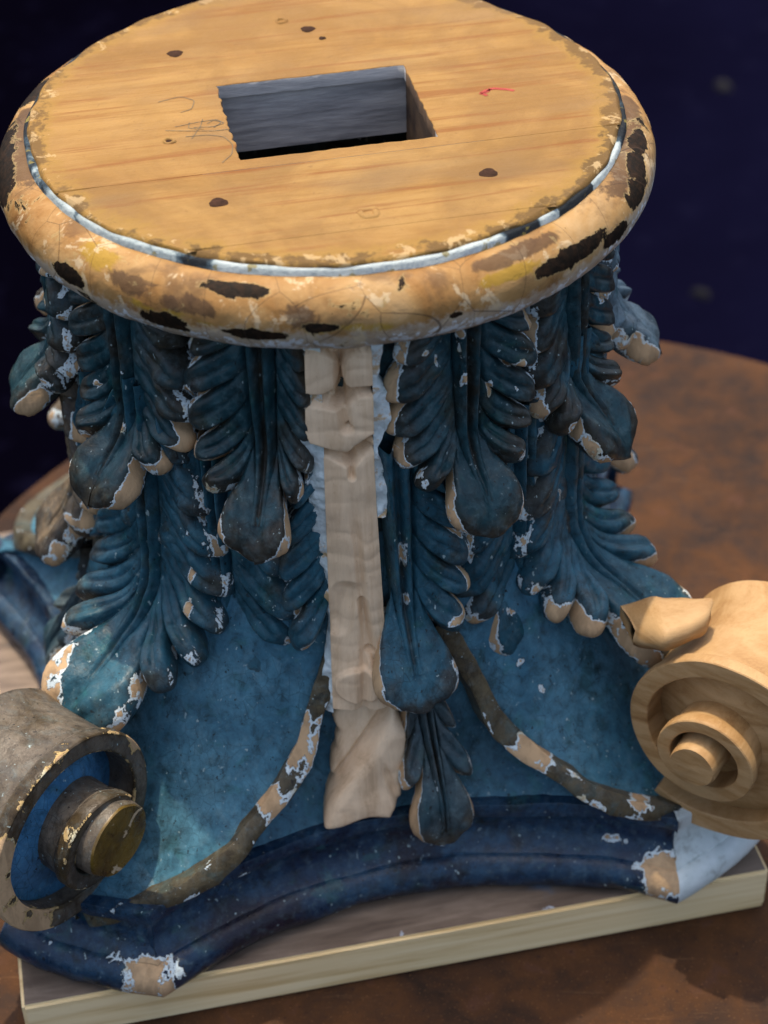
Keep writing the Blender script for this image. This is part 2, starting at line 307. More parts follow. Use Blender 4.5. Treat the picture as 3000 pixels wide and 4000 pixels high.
# ------------------------------------------------------------------ carved surfaces
def revolve(profile, n, closed=False):
    pr = np.asarray(profile); th = np.linspace(0, 360, n, endpoint=False)
    V = np.stack([cyl(t, pr[:, 0], pr[:, 1]) for t in th]); return V.reshape(-1, 3), grid_faces(n, len(pr), True, closed)

def sweep_closed(V, cap=True):
    """V: (n sections, m points, 3) closed sections -> quads, with end caps as fans"""
    n, m, _ = V.shape; F = grid_faces(n, m, False, True); P = V.reshape(-1, 3)
    if cap:
        c0, c1 = V[0].mean(0), V[-1].mean(0); P = np.vstack([P, c0, c1]); i0, i1 = n*m, n*m+1
        j = np.arange(m); j2 = (j+1) % m
        F = (F, np.vstack([np.stack([np.full(m, i0), j2, j], 1), np.stack([np.full(m, i1), (n-1)*m+j, (n-1)*m+j2], 1)]))
    return P, F

def mesh_any(name, V, polys, mats, midx=None, smooth=False):
    me = bpy.data.meshes.new(name); me.from_pydata([tuple(float(c)*S for c in v) for v in V], [], polys)
    for m in (mats if isinstance(mats, (list, tuple)) else [mats]): me.materials.append(m)
    if midx is not None: me.polygons.foreach_set('material_index', midx)
    me.polygons.foreach_set('use_smooth', [smooth]*len(polys)); me.update(); return me


def acanthus(theta0, ztop, spine, ends, rib_w, amp=.03, shingle=.5, base_h=.045, seed=0., lw=1.0, rw=1.0, notch=None, lean=0.0, thick=.075, bulge=.03, nf=14, ns=28, eye=.03, umin=(0, 0), rib=True, umax=None, tw=0.0):
    """carved acanthus leaf as a real bent sheet. spine: knots (arc length, outward angle deg);
    ends: outline points (half width, arc length) at the creases between leaflets, last one the tip."""
    rg = np.random.default_rng(int(seed*100)+3)
    Ltot = ends[-1][1]+.03; bb = np.linspace(-.02, Ltot+.06, 260); ph = np.radians(np.interp(bb, [k[0] for k in spine], [k[1] for k in spine]))
    db = bb[1]-bb[0]; R0 = bell_r(ztop)+base_h
    r = R0+np.concatenate([[0], np.cumsum(np.sin((ph[1:]+ph[:-1])/2)*db)]); z = ztop+.02-np.concatenate([[0], np.cumsum(np.cos((ph[1:]+ph[:-1])/2)*db)])
    # follow the bell while the leaf lies against it
    lie = bell_r(z)-bell_r(ztop); r = r+np.where(np.degrees(ph) < 12, lie, 0)*(1-sstep(bb, .4*Ltot, .6*Ltot))
    def place(a, b, h):
        rr = np.interp(b, bb, r); zz = np.interp(b, bb, z); p_ = np.interp(b, bb, ph)
        rn, zn = np.cos(p_), np.sin(p_)                                   # outward normal of the sheet
        th = theta0+lean*np.clip(b, 0, None)+np.degrees(a/(rr*.6+.42))
        return cyl(th, rr+rn*h, zz+zn*h)
    N = len(ends)-1; E = np.array(ends, float); E = E*(1+0.0*E); Es = np.stack([np.interp(np.linspace(0, N, 40*N+1), range(N+1), E[:, k]) for k in (0, 1)], 1)
    ker = np.hanning(31); ker /= ker.sum(); pad = 15
    Es = np.stack([np.convolve(np.pad(Es[:, k], pad, 'reflect', reflect_type='odd'), ker, 'valid') for k in (0, 1)], 1)
    ux = np.linspace(0, N, 40*N+1)
    if notch is None: notch = [.12]+[(.40 if i % 2 == 0 else .22) for i in range(1, N)]+[0.0]
    f = np.concatenate([[0, .035], np.linspace(.1, .9, nf-3), [.965]]); U = np.concatenate([i+f for i in range(N)]+[[N]])
    ui = np.minimum(np.floor(U).astype(int), N-1); fr = U-ui
    Vs, Fs, Ws, off = [], [], [], 0
    b_end = E[:, 1]; b_start = np.maximum(-.02, np.interp(np.arange(N+1), np.arange(N+1), b_end*.80-.10)); b_start[-1] = b_end[-1]*.87; b_start = np.maximum.accumulate(b_start)
    tip_b = b_start[-1]
    U_all = U
    for side in (-1, 1):
        um = umin[0] if side < 0 else umin[1]
        if um >= N: continue
        U = U_all[(U_all >= um-1e-6) & (U_all <= (umax or N)+1e-6)]; ui = np.minimum(np.floor(U).astype(int), N-1); fr = U-ui; last = ui == N-1
        wsc = lw if side < 0 else rw; jit = rg.uniform(-1, 1, N+1); nj = 1+.35*rg.uniform(-1, 1, N+1)
        bs = np.interp(U, range(N+1), b_start); Ea = np.where(last, E[N-1, 0]*np.cos(fr*np.pi/2)**.62, np.interp(U, ux, Es[:, 0]))*np.where(last, 1+(wsc-1)*(1-fr), wsc); Eb = np.where(last, E[N-1, 1]+(E[N, 1]-E[N-1, 1])*np.sin(fr*np.pi/2), np.interp(U, ux, Es[:, 1]))+(~last)*np.interp(U, range(N+1), jit*.012)
        rwid = rib_w*np.interp(bs, [0, tip_b], [1.0, .55]); Sa = rwid*np.where(last, 1-fr, 1.0); fr = np.where(last, fr*.5, fr)
        nn = np.array(notch)*nj; k = 1-np.where(fr < .5, nn[ui], nn[np.minimum(ui+1, N)])*np.abs(2*fr-1)**np.where(last, 6.0, 3.2)
        s = np.linspace(0, 1, ns)**.9; SK = s[None]*k[:, None]
        Ca = Sa+.30*(Ea-Sa); Cb = bs+.62*(Eb-bs)
        A = ((1-SK)**2*Sa[:, None]+2*SK*(1-SK)*Ca[:, None]+SK**2*Ea[:, None]); B = ((1-SK)**2*bs[:, None]+2*SK*(1-SK)*Cb[:, None]+SK**2*Eb[:, None])
        rnd = np.clip(1-np.abs(2*fr-1)**2.6, 0, 1)**.55
        rnd = np.where(last, np.clip(1-np.abs(2*fr-1)**5, 0, 1)**.5*(1-.45*np.exp(-((fr-.5)/.09)**2)), rnd)
        am = amp*(1+.25*np.interp(U, range(N+1), rg.uniform(-1, 1, N+1)))
        p_ = am*(.8*rnd+shingle*fr*(1-sstep(fr, .9, 1.0)))
        vein = -.38*am*np.exp(-((fr-.5)/.06)**2)
        ss = s[None]+0*A
        h = (p_[:, None])*(.22+.78*sstep(ss, .05, .75))+vein[:, None]*sstep(ss, .1, .4)*(1-sstep(ss, .75, .95))
        deep = np.where(fr < .5, nn[ui], nn[np.minimum(ui+1, N)]); h = h-eye*(deep > .3)[:, None]*np.exp(-(np.minimum(fr, 1-fr)/.10)**2)[:, None]*sstep(ss, .35, .8)
        Wl = np.maximum(.05, np.interp(B, E[:, 1], E[:, 0])*wsc); h = h+bulge*(1-np.clip(A/Wl, 0, 1)**2)+.024*sstep(ss, .45, .85)
        h = h-.030*np.clip((ss-.84)/.16, 0, 1)**2-.02*np.exp(-(ss/.06)**2)
        P0 = place(side*A, B, h); h = h+fbm(P0+seed, 12, 3)*.006+vnoise(P0+seed, 24)*.003+vnoise(P0+seed, 50)*.002
        X = place(side*A, B, h)
        edge = np.clip((.55*sstep(ss, .80, .95)+.75*sstep(ss, .93, .99))*(.35+.65*rnd[:, None])+.55*(1-sstep(np.minimum(fr, 1-fr), .02, .10))[:, None]*sstep(ss, .5, .9)*.5, 0, 1)
        gl = sstep(ss, .45, 1)*.5+.4*sstep(B, tip_b, Ltot)
        # rolled edge and underside
        da = np.gradient(A, axis=1)[:, -1]; dbb = np.gradient(B, axis=1)[:, -1]; nrm = np.hypot(da, dbb)+1e-9; da, dbb = da/nrm, dbb/nrm
        bp = (last[:, None]*1.0)*sstep(ss, .80, .97)*np.clip(.62+.75*vnoise(P0+seed*3, 9), 0, 1)*.9
        if tw: bp = np.maximum(bp, last[:, None]*sstep(ss, .45, .7)*np.clip(tw+.8*vnoise(P0+seed*2, 4), 0, 1)*(side < 0 if theta0 < 0 else side > 0))
        bp = np.maximum(bp, (~last)[:, None]*sstep(ss, .86, .98)*np.clip(vnoise(P0+seed*5, 6)*1.5-.25, 0, 1)*.8); rows = [X]; er = [edge]; gr = [gl]; br_ = [bp]
        for (o_, d_) in ((.010, .012), (.014, .034), (.008, .056), (-.02, thick), (-.06, thick*1.05), (-.11, thick)):
            rows.append(place(side*(A[:, -1:]+da[:, None]*o_), B[:, -1:]+dbb[:, None]*o_, h[:, -1:]-d_)); er.append(edge[:, -1:]*(.9 if d_ < .05 else .4)); gr.append(gl[:, -1:]); br_.append(bp[:, -1:]*(1.0 if d_ < .05 else .5))
        X = np.concatenate(rows, 1); e_ = np.concatenate(er, 1); g_ = np.concatenate(gr, 1); b_ = np.concatenate(br_, 1); nu, nv = X.shape[:2]
        F = grid_faces(nu, nv); F = F[:, ::-1] if side > 0 else F
        Vs.append(X.reshape(-1, 3)); Fs.append(F+off); off += nu*nv; Ws.append(np.stack([e_, g_, b_, 0*e_+1], -1).reshape(-1, 4))
    # midrib: two ridges and a groove
    if not rib: nb = 0
    nb, na = 110, 17; b = np.linspace(-.02, tip_b+.03, nb); t = np.linspace(-1, 1, na)
    wv = rib_w*np.interp(b, [0, tip_b], [1.12, .62]); A = wv[:, None]*t[None]; B = b[:, None]+0*A
    prof = .030*np.exp(-((np.abs(t)-.45)/.25)**2)-.018*np.exp(-(t/.14)**2)-.05*np.abs(t)**8
    h = bulge+prof[None]*np.interp(b, [0, .6*tip_b, tip_b+.03], [1.1, 1, .25])[:, None]+.004; P0 = place(A, B, h); h = h+fbm(P0+seed, 12, 3)*.005+vnoise(P0+seed, 45)*.002
    X = place(A, B, h)
    if rib: Vs.append(X.reshape(-1, 3)); Fs.append(grid_faces(nb, na)[:, ::-1]+off)
    e_ = (.5*np.exp(-((np.abs(t)-.7)/.16)**2))[None]+0*B
    if rib: Ws.append(np.stack([e_, .5*np.exp(-(t/.3)**2)[None]+0*B, 0*B, 0*B+1], -1).reshape(-1, 4))
    V = np.vstack(Vs); Wr = np.vstack(Ws); th = np.degrees(np.arctan2(V[:, 0], -V[:, 1]))
    for (pt, pz, rx, rz, v) in PATCHES:
        dd = np.sqrt(((th-pt)/57.3/rx)**2+((V[:, 2]-pz)/rz)**2); Wr[:, 2] = np.maximum(Wr[:, 2], v*np.clip(1.25-dd, 0, 1))
    return V, np.vstack(Fs), Wr

ROW1 = [(.20, .0), (.268, .15), (.285, .30), (.270, .44), (.235, .57), (.148, .675), (0, .80)]
SP1 = [(0, 0), (.40, 0), (.52, 28), (.64, 50), (.73, 42), (.79, -20), (.9, -50)]
NT1 = [.1, .34, .38, .38, .38, .46, 0]
LONG = [(.10, .05), (.22, .30), (.285, .49), (.325, .67), (.335, .84), (.315, 1.0), (.285, 1.14), (.20, 1.26), (0, 1.47)]
SPA = [(0, 0), (.68, 0), (.92, 28), (1.05, 58), (1.32, 62), (1.41, 20), (1.52, -30)]
NT2 = [.1, .25, .32, .34, .36, .38, .40, .45, 0]
MIDL = [(.10, .05), (.23, .24), (.27, .41), (.275, .57), (.26, .72), (.175, .855), (0, 1.04)]
SPD = [(0, 0), (.55, 0), (.76, 26), (.88, 42), (.96, 38), (1.03, -15), (1.12, -45)]
SHORT = [(.10, .1), (.225, .38), (.285, .58), (.285, .77), (.20, .90), (0, 1.07)]
NT3 = [.1, .25, .32, .36, .42, 0]
SPB = [(0, 0), (.72, 0), (.86, 18), (.95, 24), (1.02, -15)]
FLEU = [(.05, .06), (.125, .32), (.125, .50), (0, .70)]
SPF = [(0, 0), (.10, 8), (.28, 34), (.48, 36), (.60, 0), (.68, -30)]

# ------------------------------------------------------------------ setting
def build_setting():
    V = [(-60, -60, 0), (60, -60, 0), (60, 60, 0), (-60, 60, 0)]
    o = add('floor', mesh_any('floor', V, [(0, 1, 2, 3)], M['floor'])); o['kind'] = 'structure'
    # round rusted table
    root = bpy.data.objects.new('table', None); C.objects.link(root)
    root.location = (.81*S, .16*S, 0); root['label'] = 'round rusted steel table under the capital and its plank'; root['category'] = 'table'
    zt = TABLE_Z/S; Rr = 2.9
    pr = [(0.001, zt), (1, zt), (2, zt), (Rr-.03, zt), (Rr-.008, zt-.01), (Rr, zt-.035), (Rr, zt-.12), (Rr-.02, zt-.14), (Rr-.1, zt-.14), (.001, zt-.12)]
    V, F = revolve(pr, 160); add('table_top', mesh_fast('table_top', V, F, M['table']), root)
    pr = [(.14, .1), (.14, zt-.13)]; V, F = revolve([(.001, .08), (.9, .08), (.95, .04), (.95, 0), (.001, 0)][::-1], 64); add('foot', mesh_fast('foot', V, F, M['table']), root)
    V, F = revolve([(.3, .08), (.16, .25), (.12, .5), (.12, zt-.4), (.3, zt-.13)], 48); add('pedestal', mesh_fast('pedestal', V, F, M['table']), root)

def build_flakes():
    for x, y, s, lab in ((3.43, 10.8, .09, 'pale flake lying on the dark floor, nearer the table edge'), (4.34, 15.4, .12, 'faint pale flake on the dark floor, farther from the table')):
        a = np.linspace(0, 2*math.pi, 14, endpoint=False); q = s*(1+.3*np.sin(a*2+x)+.15*np.sin(a*5)); V = [(q_*math.cos(t), q_*.7*math.sin(t), .004) for q_, t in zip(q, a)]
        V += [(vx*.8, vy*.8, .05+.02*math.sin(3*i)) for i, (vx, vy, _) in enumerate(V)]+[(0, 0, .07)]; n = 14
        F = [(i, (i+1) % n, n+(i+1) % n, n+i) for i in range(n)]+[(n+i, n+(i+1) % n, 2*n) for i in range(n)]
        o = add('paint_flake', mesh_any('paint_flake', V, F, M['flake']), None, (x*S, y*S, 0)); o['label'] = lab; o['category'] = 'flake'; o['group'] = 'flakes on the floor'

def build_plank():
    x0, x1, y0, y1, z0, z1 = -1.484, 1.38, -1.353, 1.42, -PLANK_T, -.002
    bm = bmesh.new(); bmesh.ops.create_cube(bm, size=1)
    for v in bm.verts: v.co = Vector(((x0+x1)/2+(x1-x0)*v.co.x, (y0+y1)/2+(y1-y0)*v.co.y, (z0+z1)/2+(z1-z0)*v.co.z))*S
    bmesh.ops.bevel(bm, geom=list(bm.edges), offset=.012*S, segments=2, affect='EDGES')
    for f in bm.faces: f.material_index = 1 if f.normal.z > .8 and f.calc_area() > .01 else 0
    me = bpy.data.meshes.new('plank'); bm.to_mesh(me); bm.free(); me.materials.append(plank_mat(False)); me.materials.append(plank_mat(True))
    o = add('plank', me, None, (0, 0, BASE_Z), YAW)
    o['label'] = 'square pale pine plank with worn brown top lying under the carved capital'; o['category'] = 'plank'

# ------------------------------------------------------------------ the capital
root = bpy.data.objects.new('carved_capital', None); C.objects.link(root)
root.location = (0, 0, BASE_Z); root.rotation_euler = (0, 0, YAW)
root['label'] = 'upside-down carved wooden column capital with flaking blue paint and bare repairs'; root['category'] = 'column capital'

def wear_of(V, edge=None, spots=(), glaze=None):
    Wr = np.zeros((len(V), 4)); Wr[:, 3] = 1
    if edge is not None: Wr[:, 0] = edge
    if glaze is not None: Wr[:, 1] = glaze
    for (c, r, v) in spots:
        d = np.linalg.norm((V-np.array(c))/np.array(r), axis=1); Wr[:, 2] = np.maximum(Wr[:, 2], v*np.clip(1.5-d, 0, 1))
    return Wr

def slab(name, outline, ztop, zbot, inset, mat, hole=None, parent=None, hin=.003):
    """flat board with eased edges from a CCW outline, with an optional CW hole"""
    def rings(pts, ins, sgn):
        p_ = np.asarray(pts, float); d = np.roll(p_, -1, 0)-np.roll(p_, 1, 0); nrm = np.stack([d[:, 1], -d[:, 0]], 1)
        nrm /= np.linalg.norm(nrm, axis=1)[:, None]+1e-9; ins = np.broadcast_to(np.asarray(ins, float), (len(p_),))
        return p_-nrm*ins[:, None], p_, ins
    bm = bmesh.new(); edges = []
    for pts, ins in ([(outline, inset)] + ([(hole, hin)] if hole is not None else [])):
        a, b, ins = rings(pts, ins, 1); n = len(a)
        va = [bm.verts.new((x*S, y*S, ztop*S)) for x, y in a]
        vb = [bm.verts.new((x*S, y*S, (ztop-i*.9)*S)) for (x, y), i in zip(b, ins)]; vc = [bm.verts.new((x*S, y*S, zbot*S)) for x, y in b]
        for i in range(n):
            j = (i+1) % n; edges.append(bm.edges.new((va[i], va[j])))
            f1 = bm.faces.new((va[i], vb[i], vb[j], va[j])); f2 = bm.faces.new((vb[i], vc[i], vc[j], vb[j])); f1.smooth = f2.smooth = True
    bmesh.ops.triangle_fill(bm, use_beauty=True, edges=edges)
    bmesh.ops.recalc_face_normals(bm, faces=bm.faces)
    if hole is not None:
        hx = [p_[0] for p_ in hole]; hy = [p_[1] for p_ in hole]; lim = max(max(hx), -min(hx))+.05
        for f in bm.faces:
            c_ = f.calc_center_median()/S
            if abs(f.normal.z) < .3 and math.hypot(c_.x, c_.y) < .6 and abs(c_.x) < lim: f.material_index = 1 if (c_.y > max(hy)-.05 or c_.y < min(hy)+.05) else 2
    me = bpy.data.meshes.new(name); bm.to_mesh(me); bm.free()
    for m_ in (mat, M['inside'], M['inside_brown']): me.materials.append(m_)
    return add(name, me, parent)

def arc_pts(y0, y1, n=120):
    """right then left boundary of the unit disc between two chords, CCW"""
    w_ = lambda a: 1.0+.004*math.sin(a*7+1)+.003*math.sin(a*17)+.002*math.sin(a*41+2)
    pts, ins = [], []
    a0 = math.asin(max(-1, min(1, y0))); a1 = math.asin(max(-1, min(1, y1)))
    for i in range(n+1):
        a = a0+(a1-a0)*i/n; pts.append((w_(a)*math.cos(a), w_(a)*math.sin(a))); ins.append(.010+.005*math.sin(a*23))
    if y1 < 1: 
        for i in range(1, 12): pts.append((math.cos(a1)*(1-i/6), y1)); ins.append(.0006)
    for i in range(n+1):
        if y1 >= 1 and i == 0: continue
        a = math.pi-(a1+(a0-a1)*i/n); pts.append((w_(a)*math.cos(a), w_(a)*math.sin(a))); ins.append(.010+.005*math.sin(a*23))
    if y0 > -1:
        for i in range(1, 12): pts.append((-math.cos(a0)*(1-i/6), y0)); ins.append(.0006)
    else: pts.pop(); ins.pop()
    return pts, ins

def build_top():
    hx0, hx1, hy0, hy1 = -.336, .325, -.295, .245
    hole = []
    rr = random.Random(3)
    cor = [(hx0, hy0), (hx0, hy1), (hx1, hy1), (hx1, hy0)]
    for k in range(4):
        (ax, ay), (bx, by) = cor[k], cor[(k+1) % 4]; n = 26; rough = .006 if k == 0 else .0025
        for i in range(n):
            t = i/n; j = rough*rr.uniform(-1, 1); dx, dy = bx-ax, by-ay; L = math.hypot(dx, dy)
            hole.append((ax+dx*t-dy/L*j, ay+dy*t+dx/L*j))
    for (y0, y1, hl, lift) in ((-.3597, 1, hole, 0), (-.815, -.3602, None, -.0006), (-1, -.8155, None, -.0012)):
        pts, ins = arc_pts(y0, y1); slab('board', pts, H+lift, H-.05, ins, M['disc'], hl, root)
    # mortise walls below the boards
    zt, zb = H-.05, H-.42
    def wall(ax, ay, bx, by, m, zb=zb):
        dx, dy = bx-ax, by-ay; L = math.hypot(dx, dy); nx, ny = dy/L*.06, -dx/L*.06
        V = [(ax, ay, zt), (bx, by, zt), (bx, by, zb), (ax, ay, zb), (ax+nx, ay+ny, zt), (bx+nx, by+ny, zt), (bx+nx, by+ny, zb), (ax+nx, ay+ny, zb)]
        add('mortise_wall', mesh_any('mortise_wall', V, [(0, 1, 2, 3), (5, 4, 7, 6), (0, 3, 7, 4), (1, 5, 6, 2), (3, 2, 6, 7), (0, 4, 5, 1)], m), root)
    g = .012
    wall(hx1+g, hy1+g, hx0-g, hy1+g, M['inside'], H-.27); wall(hx0-g, hy1+g, hx0-g, hy0-g, M['inside_brown']); wall(hx1+g, hy0-g, hx1+g, hy1+g, M['inside_brown'], H-.55); wall(hx0-g, hy0-g, hx1+g, hy0-g, M['inside'])
    add('inner_floor', mesh_any('inner_floor', [(-.6, -.6, 1.75), (.6, -.6, 1.75), (.6, .6, 1.75), (-.6, .6, 1.75)], [(0, 1, 2, 3)], M['inside_brown']), root)
    V = []; 
    for (x, y, s) in ((.12, .30, .07), (.22, .28, .05)):
        P, F = revolve([(.001, .05), (.04, .045), (.06, .02), (.065, -.03), (.001, -.05)], 16); P = P*np.array([1.3, .8, 1])*s/.06+np.array([x, y, 1.80]); add('wood_scrap', mesh_fast('wood_scrap', P, F, M['oldscroll']), root)
    # nail heads and plugs
    for i, (x, y, r) in enumerate(((-.443, .531, .030), (.052, .61, .028), (.089, .522, .014), (-.443, -.55, .031), (.424, -.573, .031))):
        pts = [((1+.10*math.sin(3*a+i)+.06*math.sin(7*a+2*i))*r*math.cos(a), (1+.1*math.sin(3*a+i))*r*.95*math.sin(a)) for a in np.linspace(0, 2*math.pi, 20, endpoint=False)]
        V = [(x+px_, y+py_, H-.001) for px_, py_ in pts]+[(x+px_*.8, y+py_*.8, H+.003) for px_, py_ in pts]+[(x, y, H+.0015)]
        n = 20; F = [(k, (k+1) % n, n+(k+1) % n, n+k) for k in range(n)]+[(n+k, n+(k+1) % n, 2*n) for k in range(n)]
        add('nail_head', mesh_any('nail_head', V, F, M['nail'], smooth=True), root)
    for i, (x, y, r) in enumerate(((-.545, -.113, .020), (.003, -.728, .032), (-.03, .70, .022))):
        P, F = revolve([(r*.45, -.004), (r*.6, .003), (r*.85, .006), (r*1.05, .003), (r*1.2, -.003)], 24); P = P+np.array([x, y, H]); P[:, 2] += .003*vnoise(P, 60)
        P[:, :2] += .25*r*np.stack([vnoise(P, 40), vnoise(P+9, 40)], 1); add('plug_rim', mesh_fast('plug_rim', P, F, M['disc']), root)
        if i == 0:
            P, F = revolve([(.001, .001), (r*.5, .0015)], 16); add('nail_head', mesh_fast('nail_head', P+np.array([x, y, H]), F, M['nail']), root)
    # red crayon tick and pencil scribble
    def stroke(name, pts, wd, mat):
        p_ = np.array(pts, float); t = np.linspace(0, len(p_)-1, 12*len(p_)); q = np.stack([np.interp(t, range(len(p_)), p_[:, k]) for k in (0, 1)], 1)
        ker = np.ones(7)/7; qs = np.stack([np.convolve(np.pad(q[:, k], 3, 'edge'), ker, 'valid') for k in (0, 1)], 1)
        d = np.gradient(qs, axis=0); nn = np.stack([-d[:, 1], d[:, 0]], 1)/(np.linalg.norm(d, axis=1)[:, None]+1e-9)
        wv = wd*(1+.35*np.sin(np.arange(len(qs))*1.3)+.2*np.sin(np.arange(len(qs))*3.1))[:, None]
        Lp, Rp = qs+nn*wv/2, qs-nn*wv/2; z = np.full((len(qs), 1), H+.0012)
        V = np.stack([np.hstack([Lp, z]), np.hstack([Rp, z])], 1).reshape(-1, 3); add(name, mesh_fast(name, V, grid_faces(len(qs), 2), mat), root)
    stroke('red_mark', [(.534, -.038), (.552, -.022), (.585, -.010), (.607, -.02), (.632, -.030), (.652, -.045)], .014, M['red'])
    stroke('red_mark', [(.532, -.034), (.545, -.045), (.552, -.058)], .012, M['red'])
    stroke('red_mark', [(.575, -.012), (.56, -.03), (.546, -.036)], .010, M['red'])
    sx, sy, k = -.50, -.05, .085                 # the scribble beside the plug
    for pl in ([(-.6, .15), (.3, -.1), (1.3, -.35), (1.9, -.35)], [(1.0, .75), (.85, .2), (.55, -.4), (.35, -.8)], [(-.2, .35), (.6, .5), (1.5, .6), (1.8, .2), (1.3, .0), (.5, .15)], [(.45, .6), (.35, .1), (.95, -.1)], [(.1, -.55), (1.0, -.6), (1.6, -.9), (1.85, -1.6), (1.7, -2.4), (1.2, -3.0)], [(-.6, 2.6), (.4, 2.9), (.9, 2.4), (.7, 1.7), (0.2, 1.5)], [(1.1, .3), (1.4, .55), (1.7, .3), (1.3, -.1)]):
        stroke('pencil_mark', [(sx+x*k, sy+y*k) for x, y in pl], .0030, M['pencil'])
    # ring moulding with its painted fillet
    zc, rm = H-.160, .122; al = np.radians(np.linspace(108, -128, 60))
    pr = np.stack([1.0+rm*np.cos(al), zc+rm*np.sin(al)], 1); n = 900
    V, F = revolve(pr, n); th = (np.repeat(np.linspace(0, 360, n, endpoint=False), 60)+180) % 360-180; ad = np.degrees(np.tile(al, n))
    V = V*(1+.004*fbm(V, 3, 3)[:, None]*np.array([1, 1, 0]))+fbm(V, 14, 3)[:, None]*.0022*np.array([1, 1, 1])
    Wr = np.zeros((len(V), 4))
    def blot(ch, t, a, rt, ra, v=1.0):
        d = np.sqrt(((th-t)/rt)**2+((ad-a)/ra)**2); Wr[:, ch] = np.maximum(Wr[:, ch], v*np.clip(1.35-d, 0, 1))
    for b in ((-25, 56, 6.0, 12), (-37, -13, 4.2, 15), (-21.5, -11, 6, 10), (-11.5, 5, 2.6, 8, .8), (-57.5, 2, 4, 14), (33, 20, 9, 14), (45, 2, 4.5, 14), (55, 27, 5, 20), (-92, 40, 14, 30), (-84, 20, 5, 20), (68, 60, 4, 16), (120, 40, 8, 30), (-115, 60, 6, 30), (60, 50, 5, 18, .9), (10, -2, 1.6, 5, .6)): blot(0, *b)
    for b in ((24, 60, 10, 16), (74, 75, 14, 30), (-92, 70, 16, 35), (-33, 20, 6, 18, .8), (-44, 30, 7, 18, .7), (60, 65, 12, 25), (-15, 22, 4, 20, .7), (-5, 60, 3, 14, .55)): blot(3, *b)
    for b in ((20, 35, 6, 14, 1.0), (-51, 50, 5, 22, .8), (-36, 5, 8, 8, .6), (-6, 0, 10, 10, .5), (-30, -2, 12, 9, .5), (26, 20, 5, 10, .6)): blot(1, *b)
    Wr[:, 2] = sstep(ad, 25, -30)+.5*sstep(th, 30, 55)*sstep(ad, 60, 10)
    add('ring_moulding', mesh_fast('ring_moulding', V, F[:, ::-1], M['ring'], Wr), root)
    V, F = revolve([(.96, H-.012), (1.006, H-.014), (1.014, H-.02), (1.016, H-.05), (1.026, H-.075)], 400)
    th = (np.repeat(np.linspace(0, 360, 400, endpoint=False), 5)+180) % 360-180
    R_ = np.interp(th, [-180, -100, -85, -70, -40, -33, -31, -28, 10, 21, 24, 30, 31, 35, 36, 46, 47, 62, 64, 75, 180], [.2, .2, .45, .62, .62, .2, .2, .85, .9, .9, .1, .1, .85, .85, .05, .05, .8, .75, .3, .2, .2])
    Wr = np.zeros((len(V), 4)); Wr[:, 0] = R_; Wr[:, 3] = 1
    V = V*(1+.0035*fbm(V, 6, 3)[:, None]*np.array([1, 1, 0])); add('fillet', mesh_fast('fillet', V, F[:, ::-1], M['fillet'], Wr), root)

